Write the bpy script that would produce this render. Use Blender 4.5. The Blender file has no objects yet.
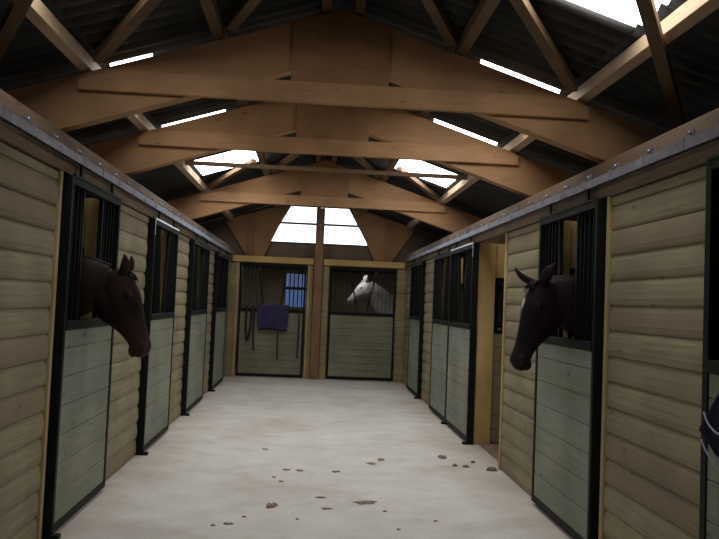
import bpy, bmesh, math, random
from mathutils import Vector, Matrix, noise
random.seed(7)
S = bpy.context.scene
COL = S.collection
V = Vector

# ------------------------------------------------------------------ materials
def new_mat(name):
    m = bpy.data.materials.new(name); m.use_nodes = True
    nt = m.node_tree
    for n in list(nt.nodes): nt.nodes.remove(n)
    out = nt.nodes.new('ShaderNodeOutputMaterial')
    b = nt.nodes.new('ShaderNodeBsdfPrincipled')
    nt.links.new(b.outputs[0], out.inputs[0])
    return m, nt, b, out

def N(nt, kind, **kw):
    n = nt.nodes.new(kind)
    for k, v in kw.items():
        if k in n.inputs: n.inputs[k].default_value = v
        else: setattr(n, k, v)
    return n

def mixc(nt, fac, a, b, mode='MIX'):
    n = nt.nodes.new('ShaderNodeMix'); n.data_type = 'RGBA'; n.blend_type = mode
    for sock, val in ((0, fac), (6, a), (7, b)):
        if hasattr(val, 'is_output') or isinstance(val, bpy.types.NodeSocket): nt.links.new(val, n.inputs[sock])
        else: n.inputs[sock].default_value = val if sock == 0 else (*val, 1) if len(val) == 3 else val
    return n.outputs[2]

def ramp(nt, src, stops):
    r = nt.nodes.new('ShaderNodeValToRGB')
    e = r.color_ramp.elements
    while len(e) < len(stops): e.new(0.5)
    for el, (p, c) in zip(e, stops):
        el.position = p; el.color = (*c, 1) if len(c) == 3 else c
    nt.links.new(src, r.inputs[0]); return r.outputs[0]

def wood(name, base, dark, alt, pitch=None, grain=(1.2, 1.2, 34.0), rough=.75, knots=True, vary=.5, offset=0.0, alt2=None):
    """boards: grain runs along the board, every board (by height) gets its own tint"""
    m, nt, b, out = new_mat(name)
    geo = N(nt, 'ShaderNodeNewGeometry')
    info = N(nt, 'ShaderNodeObjectInfo')
    sep = N(nt, 'ShaderNodeSeparateXYZ'); nt.links.new(geo.outputs['Position'], sep.inputs[0])
    mp = N(nt, 'ShaderNodeMapping'); mp.inputs['Scale'].default_value = grain
    nt.links.new(geo.outputs['Position'], mp.inputs[0])
    n1 = N(nt, 'ShaderNodeTexNoise', Scale=1.6, Detail=5.0, Roughness=.6, Distortion=.6); nt.links.new(mp.outputs[0], n1.inputs['Vector'])
    col = ramp(nt, n1.outputs[0], [(.25, dark), (.62, base)])
    rnd = info.outputs['Random']
    if pitch:
        d = N(nt, 'ShaderNodeMath', operation='DIVIDE'); nt.links.new(sep.outputs[2], d.inputs[0]); d.inputs[1].default_value = pitch
        d0 = N(nt, 'ShaderNodeMath', operation='ADD'); nt.links.new(d.outputs[0], d0.inputs[0]); d0.inputs[1].default_value = offset
        fl = N(nt, 'ShaderNodeMath', operation='FLOOR'); nt.links.new(d0.outputs[0], fl.inputs[0])
        ad = N(nt, 'ShaderNodeMath', operation='MULTIPLY_ADD'); nt.links.new(rnd, ad.inputs[0]); ad.inputs[1].default_value = 31.7
        nt.links.new(fl.outputs[0], ad.inputs[2])
        wn = N(nt, 'ShaderNodeTexWhiteNoise', noise_dimensions='1D'); nt.links.new(ad.outputs[0], wn.inputs['W'])
        rnd = wn.outputs[0]
    vf = N(nt, 'ShaderNodeMath', operation='MULTIPLY'); nt.links.new(rnd, vf.inputs[0]); vf.inputs[1].default_value = vary
    col = mixc(nt, vf.outputs[0], col, alt)
    if alt2:
        gt = N(nt, 'ShaderNodeMath', operation='GREATER_THAN'); nt.links.new(rnd, gt.inputs[0]); gt.inputs[1].default_value = .8
        g2 = N(nt, 'ShaderNodeMath', operation='MULTIPLY'); nt.links.new(gt.outputs[0], g2.inputs[0]); g2.inputs[1].default_value = .55
        col = mixc(nt, g2.outputs[0], col, alt2)
    n2 = N(nt, 'ShaderNodeTexNoise', Scale=1.7, Detail=3.0); nt.links.new(geo.outputs['Position'], n2.inputs['Vector'])
    st = ramp(nt, n2.outputs[0], [(.35, (.78, .76, .74)), (.65, (1.08, 1.07, 1.05))])
    col = mixc(nt, 1.0, col, st, 'MULTIPLY')
    if knots:
        mp2 = N(nt, 'ShaderNodeMapping'); mp2.inputs['Scale'].default_value = (3.2, 3.2, 7.5)
        nt.links.new(geo.outputs['Position'], mp2.inputs[0])
        vo = N(nt, 'ShaderNodeTexVoronoi', Scale=1.0); nt.links.new(mp2.outputs[0], vo.inputs['Vector'])
        k = ramp(nt, vo.outputs['Distance'], [(.05, (1, 1, 1)), (.13, (0, 0, 0))])
        kb = N(nt, 'ShaderNodeMath', operation='MULTIPLY'); nt.links.new(k, kb.inputs[0]); kb.inputs[1].default_value = .6
        col = mixc(nt, kb.outputs[0], col, tuple(c * .32 for c in dark))
    nt.links.new(col, b.inputs['Base Color'])
    b.inputs['Roughness'].default_value = rough
    bp = N(nt, 'ShaderNodeBump', Strength=.25, Distance=.004); nt.links.new(n1.outputs[0], bp.inputs['Height'])
    nt.links.new(bp.outputs[0], b.inputs['Normal'])
    return m

def plain(name, color, rough=.6, metal=0.0, nscale=6.0, amount=.25, bump=0.0, spec=.5):
    m, nt, b, out = new_mat(name)
    tc = N(nt, 'ShaderNodeTexCoord')
    n1 = N(nt, 'ShaderNodeTexNoise', Scale=nscale, Detail=5.0); nt.links.new(tc.outputs['Object'], n1.inputs['Vector'])
    lo = tuple(c * (1 - amount) for c in color); hi = tuple(min(1, c * (1 + amount)) for c in color)
    nt.links.new(ramp(nt, n1.outputs[0], [(.3, lo), (.7, hi)]), b.inputs['Base Color'])
    b.inputs['Roughness'].default_value = rough; b.inputs['Metallic'].default_value = metal
    b.inputs['Specular IOR Level'].default_value = spec
    if bump:
        bp = N(nt, 'ShaderNodeBump', Strength=bump, Distance=.01); nt.links.new(n1.outputs[0], bp.inputs['Height'])
        nt.links.new(bp.outputs[0], b.inputs['Normal'])
    return m

BP = .165     # height of one wall board
DP = .19      # height of one door board
M = {}
M['wall'] = wood('treated_log_boards', (.35, .30, .185), (.205, .175, .105), (.27, .265, .175), pitch=BP, alt2=(.26, .185, .12))
M['doorboard'] = wood('grey_green_boards', (.285, .30, .225), (.19, .205, .155), (.235, .275, .24), pitch=DP, vary=.7)
M['endwall'] = wood('end_wall_boards', (.40, .32, .18), (.25, .19, .10), (.34, .30, .18), pitch=.14)
M['enddoor'] = wood('end_door_boards', (.29, .28, .19), (.18, .18, .12), (.25, .27, .20), pitch=.14)
M['pine'] = wood('yellow_pine', (.70, .50, .20), (.55, .36, .13), (.66, .47, .2), grain=(14, 14, 1.5), knots=False)
M['pineh'] = wood('yellow_pine_header', (.64, .45, .17), (.48, .32, .11), (.6, .42, .17), knots=True)
M['trim'] = wood('tan_trim', (.52, .40, .20), (.40, .29, .13), (.46, .38, .21), grain=(14, 14, 1.5), knots=False)
M['glulam'] = wood('glulam_brown', (.49, .27, .127), (.35, .185, .083), (.44, .265, .137), grain=(2, 2, 16), pitch=None)
M['gusset'] = wood('plywood_brown', (.37, .20, .095), (.28, .15, .068), (.34, .195, .095), grain=(3, 3, 6), knots=False)
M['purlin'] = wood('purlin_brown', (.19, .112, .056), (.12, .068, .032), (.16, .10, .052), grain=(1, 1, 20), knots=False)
M['skylitpurlin'] = wood('purlin_skylit_tone', (.52, .38, .25), (.38, .26, .16), (.46, .34, .23), grain=(1, 1, 20), knots=False)  # purlin wood with the skylight falling on it put into a lighter colour
M['header'] = wood('header_brown', (.20, .135, .085), (.13, .08, .05), (.17, .125, .085))
M['gable'] = wood('gable_boards', (.20, .14, .10), (.13, .09, .065), (.17, .13, .10), pitch=.14)
M['post'] = wood('post_brown', (.30, .165, .095), (.2, .105, .055), (.26, .155, .09), grain=(14, 14, 1.5), knots=False)
M['partition'] = wood('partition_boards', (.36, .30, .19), (.25, .2, .12), (.3, .3, .2), pitch=.16)
M['outer'] = wood('outer_wall_boards', (.16, .12, .08), (.1, .075, .05), (.14, .11, .08), pitch=.18, knots=False)
M['black'] = plain('black_green_paint', (.0045, .007, .0055), rough=.6, amount=.2, spec=.22)
M['steel'] = plain('galvanised_track', (.26, .27, .32), rough=.42, metal=.75, nscale=14, amount=.25)
M['bright'] = plain('bright_zinc', (.72, .74, .78), rough=.3, metal=.6, nscale=9, amount=.1)
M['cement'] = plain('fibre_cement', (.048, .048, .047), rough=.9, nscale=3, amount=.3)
M['bedding'] = plain('stall_bedding', (.24, .165, .115), rough=1, nscale=9, amount=.4, bump=.4)
M['dung'] = plain('dark_dirt', (.22, .185, .15), rough=1, nscale=60, amount=.5, bump=.4)
M['leaf'] = plain('brown_dirt', (.32, .215, .15), rough=1, nscale=60, amount=.5, bump=.4)
M['rope'] = plain('dark_rope', (.03, .022, .03), rough=.9)
M['piping'] = plain('pale_piping', (.42, .42, .48), rough=.7)
M['eye'] = plain('eye', (.008, .006, .005), rough=.08, amount=.1)
M['window_frame'] = plain('dark_window_bar', (.10, .065, .05), rough=.7)
M['ground'] = plain('yard_ground', (.25, .24, .2), rough=1, nscale=1)

def cloth(name, c):
    m, nt, b, out = new_mat(name)
    tc = N(nt, 'ShaderNodeTexCoord')
    w = N(nt, 'ShaderNodeTexNoise', Scale=7.0, Detail=4.0); nt.links.new(tc.outputs['Object'], w.inputs['Vector'])
    nt.links.new(ramp(nt, w.outputs[0], [(.3, tuple(x * .75 for x in c)), (.7, tuple(x * 1.25 for x in c))]), b.inputs['Base Color'])
    b.inputs['Roughness'].default_value = .9
    b.inputs['Specular IOR Level'].default_value = .1
    return m
M['rug'] = cloth('purple_rug', (.055, .045, .11))
M['rugdark'] = cloth('dark_rug', (.018, .014, .028))

def concrete():
    m, nt, b, out = new_mat('aisle_concrete')
    geo = N(nt, 'ShaderNodeNewGeometry')
    a = N(nt, 'ShaderNodeTexNoise', Scale=.9, Detail=6.0, Roughness=.6); nt.links.new(geo.outputs['Position'], a.inputs['Vector'])
    mp = N(nt, 'ShaderNodeMapping'); mp.inputs['Scale'].default_value = (1.2, 1.7, 1); nt.links.new(geo.outputs['Position'], mp.inputs[0])
    bnd = N(nt, 'ShaderNodeTexNoise', Scale=2.2, Detail=8.0, Roughness=.7); nt.links.new(mp.outputs[0], bnd.inputs['Vector'])
    f = N(nt, 'ShaderNodeTexNoise', Scale=70.0, Detail=3.0); nt.links.new(geo.outputs['Position'], f.inputs['Vector'])
    c = ramp(nt, a.outputs[0], [(.3, (.60, .56, .51)), (.5, (.73, .71, .67)), (.75, (.79, .775, .74))])
    c2 = ramp(nt, bnd.outputs[0], [(.3, (.86, .84, .82)), (.6, (1.03, 1.03, 1.03))])
    c = mixc(nt, 1.0, c, c2, 'MULTIPLY')
    c3 = ramp(nt, f.outputs[0], [(.3, (.93, .93, .92)), (.7, (1.04, 1.04, 1.04))])
    c = mixc(nt, 1.0, c, c3, 'MULTIPLY')
    # reddish dirt trodden in along the stall fronts
    sep = N(nt, 'ShaderNodeSeparateXYZ'); nt.links.new(geo.outputs['Position'], sep.inputs[0])
    ax = N(nt, 'ShaderNodeMath', operation='SUBTRACT'); nt.links.new(sep.outputs[0], ax.inputs[0]); ax.inputs[1].default_value = .15
    ab = N(nt, 'ShaderNodeMath', operation='ABSOLUTE'); nt.links.new(ax.outputs[0], ab.inputs[0])
    n3 = N(nt, 'ShaderNodeTexNoise', Scale=1.7, Detail=5.0, Roughness=.7); nt.links.new(geo.outputs['Position'], n3.inputs['Vector'])
    sm = N(nt, 'ShaderNodeMath', operation='ADD'); nt.links.new(ab.outputs[0], sm.inputs[0]); nt.links.new(n3.outputs[0], sm.inputs[1])
    k = ramp(nt, sm.outputs[0], [(0, (0, 0, 0)), (1, (0, 0, 0))])
    mr = N(nt, 'ShaderNodeMapRange'); nt.links.new(sm.outputs[0], mr.inputs[0])
    mr.inputs[1].default_value = 1.75; mr.inputs[2].default_value = 2.5; mr.inputs[3].default_value = 0; mr.inputs[4].default_value = .6
    c = mixc(nt, mr.outputs[0], c, (.33, .235, .165))
    n4 = N(nt, 'ShaderNodeTexNoise', Scale=.8, Detail=6.0, Roughness=.75); nt.links.new(mp.outputs[0], n4.inputs['Vector'])
    k4 = N(nt, 'ShaderNodeMapRange'); nt.links.new(n4.outputs[0], k4.inputs[0])
    k4.inputs[1].default_value = .58; k4.inputs[2].default_value = .72; k4.inputs[4].default_value = .4
    c = mixc(nt, k4.outputs[0], c, (.42, .32, .24))
    nt.links.new(c, b.inputs['Base Color']); b.inputs['Roughness'].default_value = .85
    bp = N(nt, 'ShaderNodeBump', Strength=.2, Distance=.01); nt.links.new(a.outputs[0], bp.inputs['Height'])
    nt.links.new(bp.outputs[0], b.inputs['Normal'])
    return m
M['floor'] = concrete()

def emit(name, c, s):
    m = bpy.data.materials.new(name); m.use_nodes = True; nt = m.node_tree
    for n in list(nt.nodes): nt.nodes.remove(n)
    out = nt.nodes.new('ShaderNodeOutputMaterial')
    e = N(nt, 'ShaderNodeEmission', Strength=s); e.inputs[0].default_value = (*c, 1)
    t = N(nt, 'ShaderNodeTexNoise', Scale=3.0)
    tc = N(nt, 'ShaderNodeTexCoord'); nt.links.new(tc.outputs['Object'], t.inputs['Vector'])
    nt.links.new(ramp(nt, t.outputs[0], [(.2, tuple(x * .93 for x in c)), (.8, c)]), e.inputs[0])
    nt.links.new(e.outputs[0], out.inputs[0]); return m
SKY_E = 9.0
M['skylight'] = emit('daylit_translucent_sheet', (1.0, .985, .96), SKY_E)

def glass(name='window_glass', tint=(.92, .96, .98)):
    m = bpy.data.materials.new(name); m.use_nodes = True; nt = m.node_tree
    for n in list(nt.nodes): nt.nodes.remove(n)
    out = nt.nodes.new('ShaderNodeOutputMaterial')
    t = N(nt, 'ShaderNodeBsdfTransparent'); t.inputs[0].default_value = (*tint, 1)
    g = N(nt, 'ShaderNodeBsdfGlossy', Roughness=.05)
    mx = N(nt, 'ShaderNodeMixShader'); mx.inputs[0].default_value = .04
    nt.links.new(t.outputs[0], mx.inputs[1]); nt.links.new(g.outputs[0], mx.inputs[2]); nt.links.new(mx.outputs[0], out.inputs[0])
    return m
M['glass'] = glass()
M['blueglass'] = glass('blue_tinted_glass', (.17, .21, .30))

def coat(name, c, c2, scale=9.0, rough=.5, bump=.15, nose=None):
    m, nt, b, out = new_mat(name)
    tc = N(nt, 'ShaderNodeTexCoord')
    mp = N(nt, 'ShaderNodeMapping'); mp.inputs['Scale'].default_value = (1, 1, .35); nt.links.new(tc.outputs['Object'], mp.inputs[0])
    n1 = N(nt, 'ShaderNodeTexNoise', Scale=scale, Detail=5.0); nt.links.new(mp.outputs[0], n1.inputs['Vector'])
    col = ramp(nt, n1.outputs[0], [(.35, c), (.7, c2)])
    at = N(nt, 'ShaderNodeAttribute', attribute_name='mark')
    col = mixc(nt, at.outputs['Fac'], col, (.72, .70, .68))
    at2 = N(nt, 'ShaderNodeAttribute', attribute_name='muzzle')
    col = mixc(nt, at2.outputs['Fac'], col, nose or tuple(.6 * x + .012 for x in c))
    nt.links.new(col, b.inputs['Base Color']); b.inputs['Roughness'].default_value = .65; b.inputs['Specular IOR Level'].default_value = .14
    n2 = N(nt, 'ShaderNodeTexNoise', Scale=90.0, Detail=2.0); nt.links.new(mp.outputs[0], n2.inputs['Vector'])
    bp = N(nt, 'ShaderNodeBump', Strength=bump, Distance=.004); nt.links.new(n2.outputs[0], bp.inputs['Height'])
    nt.links.new(bp.outputs[0], b.inputs['Normal'])
    return m
M['bay'] = coat('dark_bay_coat', (.012, .0062, .005), (.026, .0125, .0095), nose=(.055, .028, .021))
M['brown'] = coat('black_brown_coat', (.011, .006, .008), (.019, .010, .011))
M['grey'] = coat('white_grey_coat', (.36, .35, .36), (.46, .45, .46), scale=6)
M['mane_dark'] = plain('dark_mane', (.008, .006, .006), rough=.7, nscale=40, spec=.1)
M['mane_pale'] = plain('pale_mane', (.40, .39, .38), rough=.7, nscale=40)
M['nostril'] = plain('nostril_skin', (.010, .006, .006), rough=.6)
M['hoof'] = plain('hoof', (.05, .04, .035), rough=.5)

# ------------------------------------------------------------------ mesh builder
class MB:
    def __init__(s): s.v = []; s.f = []
    def add(s, vs, fs):
        b = len(s.v); s.v += [V(p) for p in vs]; s.f += [tuple(i + b for i in f) for f in fs]; return s
    def box(s, x0, x1, y0, y1, z0, z1):
        x0, x1 = sorted((x0, x1)); y0, y1 = sorted((y0, y1)); z0, z1 = sorted((z0, z1))
        vs = [(x, y, z) for x in (x0, x1) for y in (y0, y1) for z in (z0, z1)]
        return s.add(vs, [(0, 1, 3, 2), (4, 6, 7, 5), (0, 4, 5, 1), (2, 3, 7, 6), (0, 2, 6, 4), (1, 5, 7, 3)])
    def prism(s, poly, y0, y1):            # polygon in XZ pushed along Y
        n = len(poly)
        vs = [(x, y0, z) for x, z in poly] + [(x, y1, z) for x, z in poly]
        fs = [tuple(range(n)), tuple(range(2 * n - 1, n - 1, -1))]
        fs += [(i, i + n, (i + 1) % n + n, (i + 1) % n) for i in range(n)]
        return s.add(vs, fs)
    def bar(s, p0, p1, w, h, up=V((0, 0, 1))):   # rectangular bar between two points
        p0, p1 = V(p0), V(p1); d = (p1 - p0).normalized()
        sd = d.cross(up); sd = sd.normalized() if sd.length > 1e-4 else V((1, 0, 0)); u = sd.cross(d)
        vs = []
        for p in (p0, p1):
            for a, b in ((-1, -1), (1, -1), (1, 1), (-1, 1)): vs.append(p + sd * a * w / 2 + u * b * h / 2)
        return s.add(vs, [(3, 2, 1, 0), (4, 5, 6, 7), (0, 1, 5, 4), (1, 2, 6, 5), (2, 3, 7, 6), (3, 0, 4, 7)])
    def tube(s, pts, r, n=8):
        pts = [V(p) for p in pts]
        rs = r if isinstance(r, (list, tuple)) else [r] * len(pts)
        ring = []
        for i, p in enumerate(pts):
            d = (pts[min(i + 1, len(pts) - 1)] - pts[max(i - 1, 0)]).normalized()
            a = d.cross(V((0, 0, 1))) if abs(d.z) < .95 else d.cross(V((1, 0, 0)))
            a.normalize(); b = d.cross(a)
            ring.append([p + (a * math.cos(2 * math.pi * k / n) + b * math.sin(2 * math.pi * k / n)) * rs[i] for k in range(n)])
        return s.rings(ring)
    def rings(s, ring, cap=True):
        n = len(ring[0]); b = len(s.v)
        for r in ring: s.v += [V(p) for p in r]
        for i in range(len(ring) - 1):
            for k in range(n):
                s.f.append((b + i * n + k, b + i * n + (k + 1) % n, b + (i + 1) * n + (k + 1) % n, b + (i + 1) * n + k))
        if cap:
            s.f.append(tuple(b + k for k in range(n - 1, -1, -1)))
            s.f.append(tuple(b + (len(ring) - 1) * n + k for k in range(n)))
        return s
    def ball(s, c, rx, ry, rz, n=12, m=8, rot=None):
        ring = []
        c = V(c)
        for i in range(1, m):
            t = math.pi * i / m
            rr = []
            for k in range(n):
                p = V((rx * math.sin(t) * math.cos(2 * math.pi * k / n), ry * math.sin(t) * math.sin(2 * math.pi * k / n), rz * math.cos(t)))
                rr.append(c + (rot @ p if rot else p))
            ring.append(rr)
        return s.rings(ring)
    def build(s, name, mat, parent=None, bevel=0, smooth=False):
        me = bpy.data.meshes.new(name)
        off = parent_loc(parent) if parent else V((0, 0, 0))
        me.from_pydata([tuple(p - off) for p in s.v], [], s.f)
        bm = bmesh.new(); bm.from_mesh(me); bmesh.ops.recalc_face_normals(bm, faces=bm.faces); bm.to_mesh(me); bm.free()
        me.materials.append(mat)
        if smooth:
            for p in me.polygons: p.use_smooth = True
        o = bpy.data.objects.new(name, me); COL.objects.link(o)
        if parent: o.parent = parent
        if bevel:
            bv = o.modifiers.new('bevel', 'BEVEL'); bv.width = bevel; bv.segments = 2; bv.limit_method = 'ANGLE'
        return o

def parent_loc(p):
    l = V(p.location)
    while p.parent: p = p.parent; l += V(p.location)
    return l

def thing(name, label, cat, loc, group=None):
    o = bpy.data.objects.new(name, None); COL.objects.link(o); o.location = loc
    o.empty_display_size = .1
    o['label'] = label; o['category'] = cat; o['kind'] = 'thing'
    if group: o['group'] = group
    return o
def tag(o, label, cat, group=None):
    o['label'] = label; o['category'] = cat; o['kind'] = 'thing'
    if group: o['group'] = group
    return o
def struct(o): o['kind'] = 'structure'; return o
def recenter(o):                              # origin of a one-mesh thing to its base
    me = o.data
    xs = [v.co for v in me.vertices]
    c = V(((min(p.x for p in xs) + max(p.x for p in xs)) / 2, (min(p.y for p in xs) + max(p.y for p in xs)) / 2, min(p.z for p in xs)))
    me.transform(Matrix.Translation(-c)); o.location = o.location + c
    return o

# ------------------------------------------------------------------ dimensions
XL, XR = -1.59, 1.895           # faces of the sliding doors
WL, WR = -1.675, 1.98           # faces of the stall fronts
YE = 15.0                       # end wall of the aisle
CX = .145                       # middle of the roof
OL, OR = -4.75, 5.05            # outer walls
YB = -3.0                       # entrance behind the camera
RT, RS = 3.77, .32              # top of the rafters at the ridge and their fall
ROOF = 3.92

# ------------------------------------------------------------------ setting
struct(MB().box(OL, OR, YB, 18.3, -.1, 0).build('floor', M['floor']))
struct(MB().box(OL + .02, WL - .06, YB + .1, YE - .1, 0, .012).build('floor_stalls_left', M['bedding']))
struct(MB().box(WR + .06, OR - .02, YB + .1, YE - .1, 0, .012).build('floor_stalls_right', M['bedding']))
struct(MB().box(OL + .1, OR - .1, YE + .12, 18.2, 0, .012).build('floor_stalls_end', M['bedding']))
struct(MB().box(-40, 40, -40, 60, -.3, -.11).build('ground', M['ground']))
struct(MB().box(OL - .1, OL, YB, 18.3, -.1, 2.22).build('wall_left', M['outer']))
struct(MB().box(OR, OR + .1, YB, 18.3, -.1, 2.22).build('wall_right', M['outer']))

# wall behind the camera
fw = MB()
fw.prism([(OL, 0), (OR, 0), (OR, ROOF - RS * (OR - CX) - .02), (CX, ROOF - .06), (OL, ROOF - RS * (CX - OL) - .02)], YB - .1, YB)
struct(fw.build('wall_front', M['outer']))

# end gable wall around the window
gz = lambda x: ROOF - RS * abs(x - CX) - .03
wb = (-.97, 1.23, 2.77); wt = (-.52, .76, 3.60)       # window: bottom x0 x1 z, top x0 x1 z
GY0, GY1 = 15.16, 15.24
g = MB()
g.prism([(OL, 2.33), (OR, 2.33), (OR, gz(OR)), (3.6, gz(3.6)), (3.6, 2.77), (-3.3, 2.77), (-3.3, gz(-3.3)), (OL, gz(OL))], GY0, GY1)
g.prism([(-3.3, 2.77), (wb[0], 2.77), (wt[0], wt[2]), (wt[0], gz(wt[0])), (-3.3, gz(-3.3))], GY0, GY1)
g.prism([(3.6, 2.77), (3.6, gz(3.6)), (wt[1], gz(wt[1])), (wt[1], wt[2]), (wb[1], 2.77)], GY0, GY1)
g.prism([(wt[0], wt[2]), (wt[1], wt[2]), (wt[1], gz(wt[1])), (CX, gz(CX)), (wt[0], gz(wt[0]))], GY0, GY1)
struct(g.build('wall_back', M['gable']))
win = struct(MB().prism([(wb[0], wb[2]), (wb[1], wb[2]), (wt[1], wt[2]), (wt[0], wt[2])], 15.205, 15.211).build('window_1', M['glass']))
wf = MB()
wf.bar((wb[0], 15.2, 2.785), (wb[1], 15.2, 2.785), .06, .05)
wf.bar((wt[0], 15.2, 3.585), (wt[1], 15.2, 3.585), .06, .05)
wf.bar((wb[0] + .02, 15.2, 2.77), (wt[0] + .02, 15.2, 3.6), .06, .05, up=V((0, 1, 0)))
wf.bar((wb[1] - .02, 15.2, 2.77), (wt[1] - .02, 15.2, 3.6), .06, .05, up=V((0, 1, 0)))
wf.build('window_frame', M['window_frame'], win)
MB().box(-.74, 1.0, 15.17, 15.23, 3.185, 3.225).build('glazing_bar', M['window_frame'], win)
MB().box(.075, .125, 15.17, 15.23, 2.79, 3.58).build('mullion', M['window_frame'], win)

# roof: corrugated sheets, open where the translucent sheets lie
SKYS = {-1: [(3.2, 4.27), (5.63, 6.6), (7.57, 8.5), (9.5, 10.5), (13.0, 13.6)], 1: [(3.2, 4.27), (5.61, 6.6), (7.52, 8.5), (9.5, 10.5), (13.0, 13.6)]}  # last sheet on each side is added, unseen, to brighten the end wall
SX0, SX1 = .95, 1.77
SKX = {-1: (1.25, 1.45, 1.12, .95, 1.1), 1: (1.1, 1.12, 1.08, .95, 1.1)}    # inner edge of each sheet
def corrug(y, side): return .022 * math.cos(2 * math.pi * (y / .15 + (.5 if side < 0 else -.25)))
def roof_sheet(o0, o1, y0, y1, side, mb, lift=0.0, th=.0):
    n = max(2, int(round((y1 - y0) / .01875)))
    b = len(mb.v)
    for i in range(n + 1):
        y = y0 + (y1 - y0) * i / n
        for o in (o0, o1): mb.v.append(V((CX + side * o, y, ROOF - RS * o + corrug(y, side) + lift)))
    for i in range(n): mb.f.append((b + 2 * i, b + 2 * i + 1, b + 2 * i + 3, b + 2 * i + 2))
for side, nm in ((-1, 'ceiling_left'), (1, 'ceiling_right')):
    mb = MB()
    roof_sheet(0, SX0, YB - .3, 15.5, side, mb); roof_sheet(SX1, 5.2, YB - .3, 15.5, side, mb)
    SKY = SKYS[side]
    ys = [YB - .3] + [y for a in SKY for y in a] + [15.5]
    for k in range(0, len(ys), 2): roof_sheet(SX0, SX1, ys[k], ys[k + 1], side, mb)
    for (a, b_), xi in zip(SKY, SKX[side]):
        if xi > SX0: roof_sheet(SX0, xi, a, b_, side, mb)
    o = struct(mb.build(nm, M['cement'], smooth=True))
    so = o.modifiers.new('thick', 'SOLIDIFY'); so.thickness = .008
struct(MB().prism([(CX - .3, ROOF - .3 * RS + .035), (CX, ROOF + .035), (CX + .3, ROOF - .3 * RS + .035), (CX + .3, ROOF - .3 * RS + .05), (CX, ROOF + .05), (CX - .3, ROOF - .3 * RS + .05)], YB - .3, 15.5).build('trim_1', M['cement']))
where = ['nearest the camera', 'just behind the nearest truss', 'just behind the second truss', 'between the second and third trusses', 'added unseen behind the farthest truss to brighten the end wall']
for side, sn in ((-1, 'left'), (1, 'right')):
    for (a, b_), w, xi in zip(SKYS[side], where, SKX[side]):
        mb = MB(); roof_sheet(xi + .002, SX1 - .002, a + .002, b_ - .002, side, mb)
        o = recenter(mb.build('skylight', M['skylight'], smooth=True))
        tag(o, f'bright translucent roof sheet in the {sn} roof slope, {w}', 'skylight', 'translucent sheets in the roof')
# roof of the lower range behind the gable
es = MB(); xs = [OL, -1.2, -.5, .75, 1.15, OR]
es.box(OL, OR, 15.26, 15.5, 2.36, 2.42); es.box(OL, OR, 16.0, 18.4, 2.36, 2.42)
for k in (0, 2, 4): es.box(xs[k], xs[k + 1], 15.5, 16.0, 2.36, 2.42)
struct(es.build('ceiling_end_stalls', M['cement']))
for k, nm_ in ((1, 'left end stall, out of sight above the door'), (3, 'white horse\'s end stall, out of sight above the door')):  # added emitters, out of view, to brighten the end stalls and white horse
    ob = recenter(MB().box(xs[k] + .004, xs[k + 1] - .004, 15.504, 15.996, 2.37, 2.376).build('skylight', M['skylight'])); tag(ob, 'added glowing roof sheet to brighten the ' + nm_, 'skylight', 'translucent sheets in the roof')
# far wall of the end stalls with a barred opening to the yard
WX0, WX1, WZ0, WZ1 = -.62, -.12, 1.42, 2.26
bk = MB()
bk.box(OL, WX0, 18.2, 18.3, 0, 2.36); bk.box(WX1, OR, 18.2, 18.3, 0, 2.36)
bk.box(WX0, WX1, 18.2, 18.3, 0, WZ0); bk.box(WX0, WX1, 18.2, 18.3, WZ1, 2.36)
struct(bk.build('wall_end_stalls', M['partition']))
w2 = struct(MB().box(WX0, WX1, 18.24, 18.246, WZ0, WZ1).build('window_2', M['blueglass']))
MB().box(WX0, WX1, 18.21, 18.29, 1.86, 1.93).build('glazing_bar', M['window_frame'], w2)
for k in range(1, 5): MB().box(WX0 + .1 * k - .016, WX0 + .1 * k + .016, 18.20, 18.235, WZ0, WZ1).build('window_bar', M['window_frame'], w2)

# ------------------------------------------------------------------ trusses, purlins, braces
def rz(x, top=RT): return top - RS * abs(x - CX)
LOW = 3.405
def rl(x): return LOW - .325 * abs(x - CX)
def truss(y, label):
    t = thing('roof_truss', label, 'roof truss', (CX, y, 1.8), 'timber roof trusses across the aisle')
    for sd in (-1, 1):
        e = OL + .02 if sd < 0 else OR - .02
        MB().prism([(CX, rz(CX)), (CX, rl(CX)), (e, rl(e)), (e, rz(e))], y, y + .11).build('rafter', M['glulam'], t, bevel=.004)
    MB().prism([(-1.73, 3.045), (2.02, 3.045), (2.02, 3.135), (1.74, 3.2), (-1.46, 3.2), (-1.73, 3.12)], y - .05, y - .002).build('tie_beam', M['glulam'], t, bevel=.005)
    a, b_ = CX - .36, CX + .36
    MB().prism([(a, 3.06), (b_, 3.06), (b_, rz(b_) - .005), (CX, rz(CX) - .005), (a, rz(a) - .005)], y - .022, y - .001).build('gusset_plate', M['gusset'], t, bevel=.003)
    for x, z in ((-1.62, 3.12), (-1.5, 3.12), (1.78, 3.12), (1.9, 3.12), (.08, 3.155), (.13, 3.155)):
        MB().ball((x, y - .052, z), .009, .006, .009, 8, 6).build('bolt', M['steel'], t)
    return t
truss(5.31, 'brown timber roof truss nearest the camera, widest in the photo')
truss(7.16, 'brown timber roof truss second from the camera')
truss(11.1, 'brown timber roof truss farthest off, just before the end window')

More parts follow.
